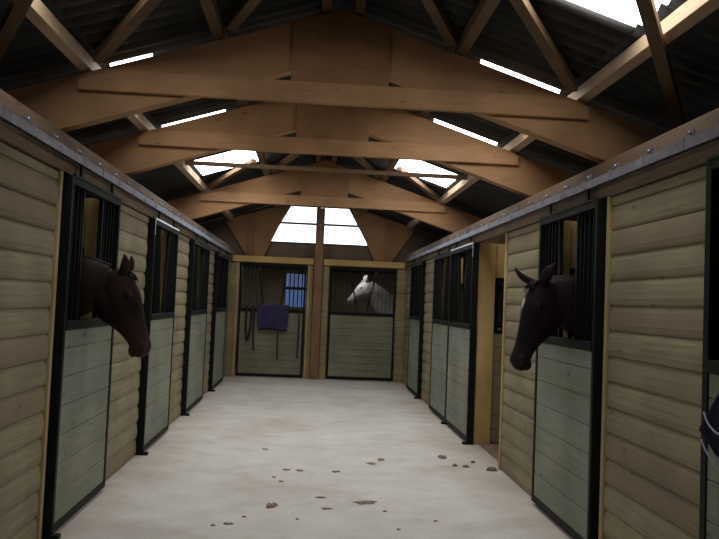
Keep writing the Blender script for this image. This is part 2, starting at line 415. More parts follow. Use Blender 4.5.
pn = {0: 'at the ridge', 1: 'beside the inner edge of the skylights', 2: 'along the lower edge of the skylights', 3: 'low in the dark roof', 4: 'lowest, near the outer wall'}
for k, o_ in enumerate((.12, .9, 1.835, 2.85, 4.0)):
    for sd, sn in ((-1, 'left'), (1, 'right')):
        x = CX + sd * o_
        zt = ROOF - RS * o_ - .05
        ob = recenter(MB().prism([(x - .035, zt - .09 + sd * .011), (x + .035, zt - .09 - sd * .011), (x + .035, zt - sd * .011), (x - .035, zt + sd * .011)], YB, 15.03).build('purlin', M['skylitpurlin' if k == 2 else 'purlin'], bevel=.003))
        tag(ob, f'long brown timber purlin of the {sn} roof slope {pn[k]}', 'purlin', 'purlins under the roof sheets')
def brace(x0, y0, x1, y1, label, lift=.045):
    ob = recenter(MB().bar((x0, y0, rz(x0) + lift), (x1, y1, rz(x1) + lift), .075, .06).build('roof_brace', M['purlin'], bevel=.003))
    tag(ob, label, 'roof brace', 'diagonal braces under the roof')
for yt, tn in ((5.22, 'nearest truss'), (11.0, 'farthest truss')):
    for sd, sn in ((-1, 'left'), (1, 'right')):
        for a, b_, L, wn in ((.81, .25, 1.1, 'closest to the ridge'), (1.73, 1.0, 1.0, 'beside the skylights'), (2.6, 1.29, 1.95, 'lowest, out over the stalls')):
            if yt > 6 and a > 2: continue
            brace(CX + sd * a, yt, CX + sd * b_, yt - L, f'diagonal {sn} roof brace above the {tn}, {wn}', -.045 if a > 2 else .04)
ob = recenter(MB().box(-1.64, 1.93, 9.12, 9.18, 3.235, 3.285).build('cross_batten', M['purlin'], bevel=.003))
tag(ob, 'thin horizontal batten spanning the roof between second and third trusses', 'batten')

# gable truss members beside the end window
def strut(pts, x0, x1, label):
    t = thing('gable_strut', label, 'gable strut', (x0, 15.0, 2.43), 'plywood struts beside the end window')
    MB().prism(pts, 15.07, 15.11).build('plate', M['gusset'], t, bevel=.003)
    MB().prism([(x0, 2.43), (x1, 2.43), (x1 + .01, 3.3), (x0 - .01, 3.3)], 15.035, 15.068).build('post', M['post'], t, bevel=.003)
strut([(-1.34, 2.44), (-1.02, 2.44), (-.545, 3.50), (-.545, 3.60), (-1.85, 3.2), (-1.75, 3.06)], -1.33, -1.22, 'brown funnel-shaped plywood strut left of the end window')
strut([(1.63, 2.44), (1.31, 2.44), (.80, 3.50), (.80, 3.60), (2.12, 3.2), (2.05, 3.06)], 1.51, 1.62, 'brown funnel-shaped plywood strut right of the end window')

# ------------------------------------------------------------------ stall fronts
class Frame:
    """u along the front, n out of it, z up"""
    def __init__(s, kind): s.k = kind
    def p(s, u, n, z):
        if s.k == 'L': return V((WL + n, u, z))
        if s.k == 'R': return V((WR - n, u, z))
        return V((u, YE - n, z))
FL, FR, FE = Frame('L'), Frame('R'), Frame('E')
def ubox(mb, F, u0, u1, n0, n1, z0, z1):
    a, b_ = F.p(u0, n0, z0), F.p(u1, n1, z1)
    mb.box(a.x, b_.x, a.y, b_.y, a.z, b_.z); return mb
def utube(mb, F, pts, r, n=8): return mb.tube([F.p(*q) for q in pts], r, n)
def ubar(mb, F, a, b_, w, h):
    return mb.bar(F.p(*a), F.p(*b_), w, h, up=(F.p(0, 1, 0) - F.p(0, 0, 0)))

LOG = [(0, 0), (.03, .012), (.10, .018), (.28, .022), (.55, .021), (.78, .017), (.92, .010), (.985, .003), (1, 0)]
def log_boards(mb, F, u0, u1, z0, z1, pitch, n0=-.035, amp=1.0):
    """lapped rounded boards, each with its own slight bow"""
    z = z0
    while z < z1 - .01:
        h = min(pitch, z1 - z)
        j = random.uniform(-.003, .003)
        prof = [(n0, z)] + [(q * amp + j, z + h * t) for t, q in LOG] + [(n0, z + h)]
        m = 6
        ring = []
        for i in range(m + 1):
            u = u0 + (u1 - u0) * i / m
            ring.append([F.p(u, nn, zz) for nn, zz in prof])
        mb.rings(ring)
        z += pitch
    return mb
def flat_boards(mb, F, u0, u1, z0, z1, pitch, n0, n1):
    z = z0
    while z < z1 - .01:
        h = min(pitch, z1 - z); g_ = .004
        prof = [(n0, z), (n1 - .008, z), (n1, z + g_), (n1, z + h - g_), (n1 - .008, z + h), (n0, z + h)]
        mb.rings([[F.p(u, nn, zz) for nn, zz in prof] for u in (u0, u1)])
        z += pitch
    return mb

def wall_panel(F, u0, u1, label, trim=(True, True), mat='wall', pitch=BP, top=2.375, amp=1.0):
    c = F.p((u0 + u1) / 2, 0, 0)
    t = thing('stall_wall_panel', label, 'wall panel', c, 'boarded panels between the stall doors')
    log_boards(MB(), F, u0 + (.045 if trim[0] else 0), u1 - (.045 if trim[1] else 0), 0, top, pitch, amp=amp).build('board_cladding', M[mat], t, smooth=False)
    if trim[0]: ubox(MB(), F, u0, u0 + .044, -.06, .034, 0, top).build('trim_strip', M['trim'], t, bevel=.003)
    if trim[1]: ubox(MB(), F, u1 - .044, u1, -.06, .034, 0, top).build('trim_strip', M['trim'], t, bevel=.003)
    return t

SILL = 1.36
def stall_door(F, u0, u1, label, vee=((.31, .69), (.42, .58)), n0=.01, n1=.085, boards='doorboard', pitch=DP, top=2.36, hanger=None, horse=False, stile=.04, sill=SILL, guide=True, shift=0, bar_r=.009):
    c = F.p((u0 + u1) / 2, (n0 + n1) / 2, 0)
    t = thing('stall_gate', label, 'stall door', c, 'sliding stall doors with barred upper halves')
    W = u1 - u0; z0 = .03
    fr = MB()
    ubox(fr, F, u0, u0 + stile, n0, n1, z0, top); ubox(fr, F, u1 - stile, u1, n0, n1, z0, top)
    ubox(fr, F, u0 + stile, u1 - stile, n0, n1, z0, z0 + .05)
    ubox(fr, F, u0 + stile, u1 - stile, n0, n1, top - .05, top)
    fr.build('frame', M['black'], t, bevel=.003)
    ubox(MB(), F, u0 + stile, u1 - stile, n0 + .005, n1 + .006, sill - .02, sill + .04).build('sill_rail', M['black'], t, bevel=.003)
    flat_boards(MB(), F, u0 + stile, u1 - stile, z0 + .05, sill - .02, pitch, n0 + .02, n1 - .008).build('board_panel', M[boards], t)
    nm = (n0 + n1) / 2
    zb, zt = sill + .04, top - .05
    a0, b0 = u0 + W * vee[0][0] + shift, u0 + W * vee[0][1] + shift      # top of the V
    a1, b1 = u0 + W * vee[1][0] + shift, u0 + W * vee[1][1] + shift      # foot of the V
    vf = MB()
    ubar(vf, F, (a0, nm, zt), (a1, nm, zb), .028, .03); ubar(vf, F, (b0, nm, zt), (b1, nm, zb), .028, .03)
    vf.build('head_opening_frame', M['black'], t)
    nb = int(round(W / .085))
    for i in range(1, nb):
        u = u0 + stile + (W - 2 * stile) * i / nb
        # the bar stops where it meets the V
        lo, hi = zb, zt
        if min(a0, a1) - .012 < u < max(b0, b1) + .012:
            if a0 - .01 <= u <= a1:    # between top-left and foot-left
                k = (u - a0) / (a1 - a0) if a1 != a0 else 0; hi = zt - k * (zt - zb); 
            elif b1 <= u <= b0 + .01:
                k = (b0 - u) / (b0 - b1) if b1 != b0 else 0; hi = zt - k * (zt - zb)
            else: continue
            if hi - lo < .08: continue
        ubox(MB(), F, u - bar_r / 2, u + bar_r / 2, nm - .017, nm + .017, lo, hi).build('bar', M['black'], t)
    ubox(MB(), F, u0 + .02, u1 - .02, n1 - .006, n1 + .005, top - .002, top + .016).build('hanger_strip', M['bright' if hanger else 'black'], t, bevel=.002)
    if hanger:
        e = u0 if hanger == 'near' else u1
        ubox(MB(), F, e + .001, e + .009, n1 - .001, n1 + .005, top - .16, top).build('edge_strip', M['bright'], t)['label'] = 'bright zinc edge strip'
    for k in (.18, .82) if F is not FE else ():
        u = u0 + W * k
        ubox(MB(), F, u - .02, u + .02, .060, .076, top + .0, 2.456).build('trolley_hanger', M['black'], t)
    if guide:
        mb = MB(); ubox(mb, F, u0 - .008, u0 + .05, n0 - .01, n1 + .045, 0, .028)
        mb.build('floor_guide', M['black'], t, bevel=.004)
    return t

def side_header(F, u0, u1, sn):
    t = recenter(ubox(MB(), F, u0, u1, -.05, .036, 2.378, 2.625).build('header_board', M['header'], bevel=.004))
    tag(t, f'long brown timber header board above the {sn} row of stalls', 'header board')
    r = thing('sliding_track', f'grey galvanised sliding door track along the {sn} row of stalls', 'door track', F.p((u0 + u1) / 2, .06, 2.455))
    mb = MB()
    prof = [(.050, 2.458), (.050, 2.512), (.092, 2.512), (.092, 2.458), (.082, 2.458), (.082, 2.503), (.058, 2.503), (.058, 2.458)]
    mb.rings([[F.p(u, a, b_) for a, b_ in prof] for u in (u0, u1)])
    mb.build('track', M['steel'], r)
    u = 3.62 if F is FR else 4.15
    u -= .46 * int((u - u0) / .46)
    while u < u1 - .1:
        br = MB(); ubox(br, F, u - .018, u + .018, .0375, .096, 2.512, 2.519); ubox(br, F, u - .018, u + .018, .092, .096, 2.456, 2.512); ubox(br, F, u - .018, u + .018, .0375, .043, 2.519, 2.575)
        b_ = br.build('bracket', M['steel'], r, bevel=.002)
        bo = MB(); q = F.p(u + .06, .043, 2.54); bo.ball(F.p(u, .056, 2.552), .012, .012, .012, 8, 6)
        bo.build('bolt', M['steel'], b_)
        u += .46
side_header(FL, .6, 14.86, 'left'); side_header(FR, .6, 14.86, 'right')

# left row, near to far
wall_panel(FL, 3.55, 4.83, 'nearest boarded wall panel on the left, cut by the photo\'s left edge', (True, True))
stall_door(FL, 4.86, 6.085, 'left stall door with the dark bay horse looking out', vee=((.28, .66), (.28, .645)), horse=True)
wall_panel(FL, 6.09, 7.40, 'boarded wall panel on the left just behind the bay horse\'s door', (False, False))
stall_door(FL, 7.42, 8.73, 'second left stall door, with a bright strip along its top', hanger='near')
wall_panel(FL, 8.74, 9.88, 'boarded wall panel between the second and third left stall doors', (False, False))
stall_door(FL, 9.90, 11.45, 'third left stall door from the camera')
wall_panel(FL, 11.46, 12.48, 'narrow-looking wall panel between third and fourth left stall doors', (False, False))
stall_door(FL, 12.5, 14.05, 'farthest left stall door, next to the end wall')
wall_panel(FL, 14.06, 14.95, 'wall panel at the far left corner by the end wall', (False, False))
# nearest left stall beyond the frame

# right row, near to far
stall_door(FR, 2.05, 3.40, 'nearest right stall door, cut by the photo\'s right edge, dark rug on it', stile=.05, bar_r=.007)
wall_panel(FR, 3.42, 4.71, 'broad boarded wall panel between the two nearest right doors', (False, True))
stall_door(FR, 4.74, 5.985, 'right stall door with the dark horse with white star looking out', vee=((.34, .66), (.345, .61)), horse=True)
wall_panel(FR, 5.99, 7.24, 'boarded wall panel on the right between horse\'s door and open doorway', (False, True))
stall_door(FR, 8.47, 9.86, 'slid-open right stall door just beyond the open doorway, bright strip on top', n0=.012, n1=.087, hanger='near')
stall_door(FR, 9.87, 11.2, 'right stall door touching the far side of the slid-open door', stile=.035)
wall_panel(FR, 11.21, 12.42, 'boarded wall panel before the farthest right stall door', (False, False))
stall_door(FR, 12.44, 13.8, 'farthest right stall door, next to the end wall')
wall_panel(FR, 13.81, 14.95, 'wall panel at the far right corner by the end wall', (False, False))

# end wall: panels, two doors, pine headers, centre post
DL0, DL1, DR0, DR1 = -1.45, -.105, .385, 1.755
wall_panel(FE, WL - .06, DL0 - .03, 'narrow end wall boarding left of the door with the purple rug', (False, True), 'endwall', .14, 2.33, .5)
wall_panel(FE, DL1 + .03, .03, 'narrow end wall boarding just left of the centre post', (True, False), 'endwall', .14, 2.33, .5)
wall_panel(FE, .24, DR0 - .02, 'narrow end wall boarding just right of the centre post', (False, False), 'endwall', .14, 2.33, .5)
wall_panel(FE, DR1 + .02, WR + .06, 'narrow end wall boarding right of the white horse\'s door', (False, False), 'endwall', .14, 2.33, .5)
end_left = stall_door(FE, DL0, DL1, 'left end wall door with bars and a purple rug over it', boards='enddoor', pitch=.14, n0=-.03, n1=.045, vee=((.29, .71), (.37, .62)), top=2.325, guide=False, bar_r=.006)
rr_ = MB(); utube(rr_, FE, [(-1.4, .073, 1.455), (-.15, .073, 1.455)], .007)
for u in (-1.38, -.17): ubox(rr_, FE, u - .008, u + .008, .045, .073, 1.449, 1.461)
rr_.build('rug_rail', M['black'], end_left)
stall_door(FE, DR0, DR1, 'right end wall door with the white horse behind its bars', boards='enddoor', pitch=.14, n0=-.03, n1=.045, vee=((.30, .70), (.43, .57)), top=2.325, guide=False, bar_r=.006)
t = recenter(ubox(MB(), FE, WL + .05, .03, -.03, .05, 2.345, 2.47).build('pine_header', M['pineh'], bevel=.004)); tag(t, 'yellow pine header board above the left end wall door', 'header board')
t = recenter(ubox(MB(), FE, .245, WR - .05, -.03, .05, 2.345, 2.47).build('pine_header', M['pineh'], bevel=.004)); tag(t, 'yellow pine header board above the right end wall door', 'header board')
t = recenter(ubox(MB(), FE, .05, .225, -.12, .07, 0, 3.52).build('centre_post', M['post'], bevel=.006)); tag(t, 'tall red-brown timber post between the two end wall doors', 'post')

# ------------------------------------------------------------------ partitions between the stalls
def partition(F, u, label, deep=3.0, post=.14, nf=-.062):
    t = thing('stall_partition', label, 'stall partition', F.p(u, -.1, 0), 'partitions between the stalls')
    ubox(MB(), F, u, u + .09, -.06 - post, nf, 0, 2.37).build('post', M['pine'], t, bevel=.004)
    ubox(MB(), F, u + .02, u + .07, -.06 - post - .18, -.06 - post - .001, 1.97, 2.37).build('top_board', M['pine'], t, bevel=.003)
    flat_boards(MB(), F, 0, 0, 0, 0, .16, 0, 0)
    mb = MB(); z = 0.02
    while z < 1.25:
        ubox(mb, F, u + .02, u + .07, -deep, -.06 - post - .002, z, z + .156); z += .16
    mb.build('board_panel', M['partition'], t, bevel=.006)
    gf = MB(); a, b_ = -deep, -.06 - post - .004
    ubox(gf, F, u + .025, u + .065, a, b_, 1.30, 1.345); ubox(gf, F, u + .025, u + .065, a, b_, 1.92, 1.965)
    ubox(gf, F, u + .025, u + .065, b_ - .045, b_, 1.345, 1.92); ubox(gf, F, u + .025, u + .065, a, a + .04, 1.345, 1.92)
    gf.build('grille_frame', M['black'], t)
    n = int((b_ - a) / .1)
    for i in range(1, n):
        nn = a + (b_ - a) * i / n
        MB().tube([F.p(u + .045, nn, 1.345), F.p(u + .045, nn, 1.92)], .009, 6).build('bar', M['black'], t)
for u, w in ((6.11, 'just behind the bay horse'), (8.76, 'behind the second left stall door'), (11.48, 'behind the third left stall door'), (14.08, 'nearest the end wall on the left')):
    partition(FL, u, f'pine-posted stall partition {w}')
for u, w in ((3.45, 'beside the nearest right stall door'), (6.02, 'behind the dark horse with a star'), (8.5, 'seen through the open doorway on the right'), (11.22, 'behind the door beyond the slid-open door'), (13.84, 'nearest the end wall on the right')):
    partition(FR, u, f'pine-posted stall partition {w}', deep=2.95, nf=-.002 if u == 8.5 else -.062)
t = recenter(MB().box(.10, .18, 15.28, 18.18, 0, 1.9).build('end_partition', M['partition'], bevel=.004)); tag(t, 'boarded partition between the two end wall stalls', 'stall partition')
t = recenter(MB().box(OL + .05, WL - .075, 14.99, 15.05, 0, 2.3).build('side_partition', M['partition'])); tag(t, 'boarded cross wall closing the left stalls beside the end wall', 'stall partition')
t = recenter(MB().box(WR + .075, OR - .05, 14.99, 15.05, 0, 2.3).build('side_partition', M['partition'])); tag(t, 'boarded cross wall closing the right stalls beside the end wall', 'stall partition')

#<H
# ------------------------------------------------------------------ horses
def ell(c, a, b, ra, rb, n=20, rb2=None, pw=1.0):
    out = []
    for k in range(n):
        t = 2 * math.pi * k / n; cs, sn = math.cos(t), math.sin(t)
        cs = math.copysign(abs(cs) ** pw, cs)
        out.append(c + a * cs * ra + b * sn * (rb if sn >= 0 or rb2 is None else rb2))
    return out
def catmull(P, m=5):
    out = []
    for i in range(len(P) - 1):
        p0, p1, p2, p3 = P[max(i - 1, 0)], P[i], P[i + 1], P[min(i + 2, len(P) - 1)]
        for j in range(m):
            t = j / m
            out.append(tuple(.5 * (2 * b + (c - a) * t + (2 * a - 5 * b + 4 * c - d) * t * t + (3 * b - a - 3 * c + d) * t ** 3) for a, b, c, d in zip(p0, p1, p2, p3)))
    out.append(tuple(P[-1])); return out
HEAD = [(-.05, .055, -.10, .055), (0.0, .092, -.13, .082), (.07, .112, -.185, .098), (.14, .122, -.222, .106), (.20, .119, -.23, .104), (.27, .106, -.205, .090),
        (.34, .092, -.152, .072), (.41, .080, -.115, .060), (.47, .073, -.093, .056), (.52, .070, -.086, .060), (.56, .064, -.086, .061), (.595, .040, -.070, .050), (.615, .012, -.048, .030)]
def horse(root, coatm, body, hdg, P, F, front, ears, scale=1.0, neck_dz=0.0, star=None, mane=None, earlen=.165, low_neck=0.0, ears2=None, mside=-1):
    """body: ground point under the chest; hdg: heading of the body; P: poll; F: poll to muzzle; front: way the forehead looks"""
    bx = V((math.cos(hdg), math.sin(hdg), 0)); by = V((-bx.y, bx.x, 0)); bz = V((0, 0, 1)); B = V(body)
    F = V(F).normalized(); Nn = V(front); Nn = (Nn - F * Nn.dot(F)).normalized(); L = F.cross(Nn); P = V(P)
    w = lambda x, y, z: B + bx * x + by * y + bz * z
    mb = MB()
    T = [(.13, 1.12, .09, .12), (.08, 1.13, .17, .22), (0, 1.16, .23, .30), (-.2, 1.2, .26, .345), (-.5, 1.17, .29, .335), (-.8, 1.16, .31, .33), (-1.1, 1.22, .29, .30), (-1.35, 1.27, .27, .27), (-1.55, 1.24, .2, .24), (-1.66, 1.2, .09, .13)]
    mb.rings([ell(w(x, 0, z), by, bz, ry, rz_) for x, z, ry, rz_ in catmull(T, 3)])
    for sd in (-1, 1):
        fl = [(-.10, .15, 1.12, .15), (-.10, .16, .92, .105), (-.09, .16, .74, .075), (-.08, .16, .52, .056), (-.085, .16, .44, .05), (-.09, .16, .28, .036), (-.09, .16, .15, .046), (-.06, .16, .09, .042), (-.045, .16, .05, .055), (-.035, .16, .02, .064)]
        hl = [(-1.33, .13, 1.18, .2), (-1.24, .16, .98, .155), (-1.33, .16, .78, .10), (-1.47, .15, .6, .07), (-1.5, .15, .52, .062), (-1.48, .15, .34, .042), (-1.46, .15, .16, .05), (-1.43, .15, .09, .044), (-1.415, .15, .05, .056), (-1.405, .15, .02, .065)]
        for leg in (fl, hl): mb.tube([w(x, y * sd, z) for x, y, z, r_ in catmull(leg, 3)], [q[3] for q in catmull(leg, 3)], 12)
    # neck
    c0 = w(-.10, 0, 1.22 + low_neck); c3 = P + F * .035 * scale - Nn * .055 * scale
    d0 = (bx * .8 + bz * .6).normalized(); d3 = (F * .35 + Nn * .75 + (c3 - c0).normalized() * .8).normalized()
    ln = (c3 - c0).length
    lat0, lat3 = by, L if L.dot(by) > 0 else -L
    rg = []
    for i in range(11):
        t = i / 10
        h00, h10, h01, h11 = 2*t**3-3*t*t+1, t**3-2*t*t+t, -2*t**3+3*t*t, t**3-t*t
        c = c0 * h00 + d0 * ln * h10 + c3 * h01 + d3 * ln * .7 * h11
        tg = (c0 * (6*t*t-6*t) + d0 * ln * (3*t*t-4*t+1) + c3 * (-6*t*t+6*t) + d3 * ln * .7 * (3*t*t-2*t))
        tg = tg.normalized() if tg.length > 1e-4 else d0
        lat = (lat0 * (1 - t) + lat3 * t); lat = (lat - tg * lat.dot(tg)).normalized()
        up = tg.cross(lat); up = up if up.z > 0 else -up
        rg.append((c, lat, up, .185 * (1 - t) ** .9 + .078 * t + .0, (.30 * (1 - t) ** 1.15 + .13 * t + .17 * t * (1 - t))))
    mb.rings([ell(*q, rb2=q[4] * 1.06) for q in rg])
    # head
    ring = []
    for s, dt, db, hw in catmull(HEAD, 3):
        mid = (dt + db) / 2; rr = (dt - db) / 2; pts = []
        for k in range(24):
            t = 2 * math.pi * k / 24; cs, sn = math.cos(t), math.sin(t)
            wd = hw * math.copysign(abs(cs) ** .85, cs) * (1 - .18 * max(0, -sn) - .22 * max(0, sn) * (1 if s > .25 else .6))
            pts.append(P + (F * s + Nn * (mid + rr * sn) + L * wd) * scale)
        ring.append(pts)
    mb.rings(ring)
    HR = Matrix((L, Nn, F)).transposed()
    hp = lambda s, d, l: P + (F * s + Nn * d + L * l) * scale
    for sd in (-1, 1):
        mb.ball(hp(.155, -.11, .062 * sd), .045 * scale, .088 * scale, .095 * scale, 14, 10, HR)      # cheek
        mb.ball(hp(.165, .055, .083 * sd), .014 * scale, .022 * scale, .036 * scale, 12, 8, HR)       # brow
        mb.ball(hp(.545, .012, .045 * sd), .022 * scale, .034 * scale, .04 * scale, 12, 8, HR)        # nostril wing
        e0 = hp(-.012, .072, .052 * sd); ed = (V(ears2 if ears2 and sd * L.y < 0 else ears) + L * .28 * sd).normalized()
        ea = ed.cross(Nn + L * .7 * sd).normalized(); eb = ea.cross(ed)
        el = earlen * scale
        mb.rings([ell(e0 + ed * el * t + eb * .02 * math.sin(t * 3) * scale, ea, eb, ra * scale, rb * scale, 12) for t, ra, rb in ((-.15, .028, .028), (.12, .038, .028), (.35, .045, .026), (.6, .038, .02), (.82, .019, .013), (1, .005, .005))])
    mb.ball(hp(.555, -.085, 0), .036 * scale, .026 * scale, .042 * scale, 12, 8, HR)                 # chin and lower lip
    tmp = mb.build('raw', coatm)
    rm = tmp.modifiers.new('r', 'REMESH'); rm.mode = 'VOXEL'; rm.voxel_size = .0085
    sm = tmp.modifiers.new('s', 'SMOOTH'); sm.factor = .5; sm.iterations = 7
    dg = bpy.context.evaluated_depsgraph_get()
    me = bpy.data.meshes.new_from_object(tmp.evaluated_get(dg)); bpy.data.objects.remove(tmp)
    off = parent_loc(root); me.transform(Matrix.Translation(-off))
    for p in me.polygons: p.use_smooth = True
    me.materials.clear(); me.materials.append(coatm)
    mk = me.attributes.new('mark', 'FLOAT', 'POINT'); mz = me.attributes.new('muzzle', 'FLOAT', 'POINT')
    Po = P - off
    for v in me.vertices:
        q = (v.co - Po) / scale; s, d, l = q.dot(F), q.dot(Nn), q.dot(L)
        if star and d > .02 and abs(l) < .09 and -.02 < s < .6:
            if s < .24: k = 1 - ((s - .165) / .042) ** 2 - ((l - star) / .019) ** 2
            else: k = -1
            st = max(0, min(1, k * 3))
            stripe = max(0, 1 - abs(l - star) / .011) if .17 < s < .45 else 0
            mk.data[v.index].value = max(st, min(.22, stripe))
        if abs(l) < .12 and -.2 < d < .2: mz.data[v.index].value = max(0, min(1, (s - .30) / .26)) * .85
    o = bpy.data.objects.new('body', me); COL.objects.link(o); o.parent = root
    for sd in (-1, 1):
        MB().ball(hp(.175, .045, .083 * sd), .014 * scale, .017 * scale, .021 * scale, 12, 8, HR).build('eye', M['eye'], root, smooth=True)
        MB().ball(hp(.565, .014, .058 * sd), .010 * scale, .013 * scale, .019 * scale, 10, 8, HR).build('nostril', M['nostril'], root, smooth=True)
    # mane: locks lying over one side of the crest, and a forelock between the ears
    rnd = random.Random(3)
    mm = MB()
    for i in range(90):
        t = .12 + .86 * i / 89; j = min(9, int(t * 10)); f = t * 10 - j
        c, lat, up, ra, rb = [a * (1 - f) + b_ * f for a, b_ in zip(rg[j], rg[j + 1])]
        sdv = lat if (lat.dot(L) > 0) == (mside > 0) else -lat
        top = c + up * (rb - .01)
        ln_ = rnd.uniform(.16, .3)
        dn = V((0, 0, -1))
        mm.tube([top - up * .01 - sdv * .01, top + up * .018 + sdv * .02, top + sdv * (ra * .55 + .012) - up * .045, top + sdv * (ra * .92 + .014) - up * (.06 + ln_ * .6)], [.012, .014, .012, .003], 6)
    mm.build('mane', mane, root, smooth=True)
    fm = MB()
    for i in range(5):
        l = (i - 2) * .013
        fm.tube([hp(-.02, .085, l), hp(.02, .118, l), hp(.05, .122, l * 1.6), hp(.085 + rnd.uniform(-.015, .015), .126, l * 2)], [.007, .009, .007, .002], 6)
    fm.build('forelock', mane, root, smooth=True)
    tm = MB()
    for i in range(9):
        a = (i - 4) * .02
        tm.tube([w(-1.62, a * .4, 1.28), w(-1.72, a * .8, 1.2), w(-1.76, a * 1.4, .95), w(-1.74, a * 1.2, .62)], [.022, .026, .024, .006], 6)
    tm.build('tail', mane, root, smooth=True)
    return o

t = thing('horse', 'dark bay horse leaning its head out over the nearest left door, looking right', 'horse', (-1.95, 5.46, 0), 'horses in their stalls')
horse(t, M['bay'], (-2.02, 5.43, 0), 0, (-1.425, 5.44, 1.715), (.40, -.03, -.92), (.92, -.02, .38), (.05, 0, 1), mane=M['mane_dark'], low_neck=.29, earlen=.14, mside=-1)
t = thing('horse', 'near-black horse with white star looking out over the right door', 'horse', (2.3, 5.36, 0), 'horses in their stalls')
horse(t, M['brown'], (2.36, 5.34, 0), math.pi, (1.735, 5.325, 1.768), (-.34, -.14, -.93), (-.90, -.42, .36), (-.62, -.12, .62), star=.02, scale=1.05, mane=M['mane_dark'], low_neck=.215, earlen=.17, ears2=(.42, -.1, 1), mside=1)
t = thing('horse', 'white horse standing behind the bars of the right end wall door', 'horse', (2.1, 16.1, 0), 'horses in their stalls')
horse(t, M['grey'], (1.86, 16.05, 0), math.pi - .12, (1.235, 15.95, 2.02), (-.66, -.15, -.68), (-.68, -.1, .66), (.08, 0, 1), mane=M['mane_pale'], low_neck=.06, earlen=.15)
#H>
#<P
# ------------------------------------------------------------------ rugs, straps and floor dirt
def draped(F, u0, u1, ztop, n_front, n_back, drop_f, drop_b, amp=.012, seed=1):
    """cloth hung over a rail: front fall, fold over the rail, back fall"""
    rnd = random.Random(seed); ph = [rnd.uniform(0, 6.28) for _ in range(4)]
    prof = []
    m = 14
    for i in range(m + 1):
        k = i / m; prof.append(('f', ztop - drop_f * (1 - k)))
    nu = 26; mb = MB(); rows = []
    for j in range(nu + 1):
        v = j / nu; u = u0 + (u1 - u0) * v; row = []
        for _, z in prof:
            k = (ztop - z) / drop_f
            rip = amp * k * (math.sin(v * 17 + ph[0]) + .6 * math.sin(v * 31 + ph[1]))
            sag = .05 * k * math.sin(v * 5 + ph[2]) * .3
            row.append(F.p(u + (.5 - v) * .10 * k * math.sin(ph[3]), n_front + rip + .01 * k, z - sag))
        for i in range(6):
            a = math.pi * i / 5; mid = (n_front + n_back) / 2; rad = (n_front - n_back) / 2
            row.append(F.p(u, mid + rad * math.cos(a), ztop + .018 * math.sin(a)))
        for i in range(1, 6):
            row.append(F.p(u, n_back - .004 * i, ztop - drop_b * i / 5))
        rows.append(row)
    n = len(rows[0]); b = len(mb.v)
    for r_ in rows: mb.v += r_
    for j in range(nu):
        for i in range(n - 1): mb.f.append((b + j * n + i, b + (j + 1) * n + i, b + (j + 1) * n + i + 1, b + j * n + i + 1))
    return mb, rows
t = thing('horse_rug', 'purple horse rug hung over the sill of the left end wall door', 'horse rug', FE.p(-.74, .07, .95), 'rugs hung on stall doors')
mb, rows = draped(FE, -1.08, -.42, 1.478, .095, .051, .50, .06, seed=4)
o = mb.build('rug_cloth', M['rug'], t, smooth=True); so = o.modifiers.new('t', 'SOLIDIFY'); so.thickness = .012
bd = MB(); bd.tube([r_[0] + V((0, -.004, 0)) for r_ in rows], .008, 6); bd.build('edge_binding', M['rugdark'], t, smooth=True)
st = MB(); st.tube([FE.p(-.64, .095, 1.0), FE.p(-.635, .10, .7), FE.p(-.62, .09, .38)], .014, 6); st.build('hanging_strap', M['rope'], t, smooth=True)

def halter_rope(pts, r_, label):
    c = V(pts[-1])
    o = recenter(MB().tube(catmull([tuple(p) for p in pts], 5), r_, 8).build('hanging_rope', M['rope'], smooth=True)); tag(o, label, 'lead rope', 'ropes hung on the left end wall door')
halter_rope([FE.p(-1.27, .104, 1.455), FE.p(-1.29, .085, 1.1), FE.p(-1.25, .08, .75), FE.p(-1.2, .085, .95), FE.p(-1.18, .085, 1.3), FE.p(-1.2, .104, 1.455)], .022, 'dark looped rope hanging left of the purple rug on the end door')
halter_rope([FE.p(-1.12, .104, 1.455), FE.p(-1.13, .085, 1.0), FE.p(-1.11, .085, .55)], .018, 'dark straight rope hanging close beside the purple rug on the end door')
halter_rope([FE.p(-.22, .096, 1.455), FE.p(-.21, .07, 1.0), FE.p(-.22, .065, .42)], .014, 'thin dark rope hanging right of the purple rug on the end door')

# dark rug bunched on the nearest right door
t = thing('horse_rug', 'dark bunched horse rug with pale piping on the nearest right door', 'horse rug', FR.p(3.1, .14, .9), 'rugs hung on stall doors')
cx_ = lambda u, n_, z: FR.p(u, n_, z)
mb = MB()
ringz = [(1.33, 2.72, 3.10, .09, .13), (1.29, 2.68, 3.15, .09, .145), (1.2, 2.64, 3.215, .09, .155), (1.12, 2.60, 3.275, .09, .165), (1.076, 2.58, 3.306, .09, .165), (1.045, 2.60, 3.272, .09, .16), (.99, 2.63, 3.185, .09, .15), (.94, 2.66, 3.11, .09, .14), (.90, 2.7, 3.05, .09, .125)]
ring = []
for z, a, b_, n0, n1 in ringz:
    r_ = []
    for k in range(28):
        th = 2 * math.pi * k / 28
        uu = (a + b_) / 2 + (b_ - a) / 2 * math.copysign(abs(math.cos(th)) ** .6, math.cos(th)); nn = (n0 + n1) / 2 + (n1 - n0) / 2 * math.copysign(abs(math.sin(th)) ** .7, math.sin(th))
        nn += .010 * math.sin(uu * 34 + z * 20) * (1 if math.sin(th) > 0 else 0)
        r_.append(FR.p(uu, nn, z))
    ring.append(r_)
mb.rings(ring); mb.build('rug_cloth', M['rugdark'], t, smooth=True)
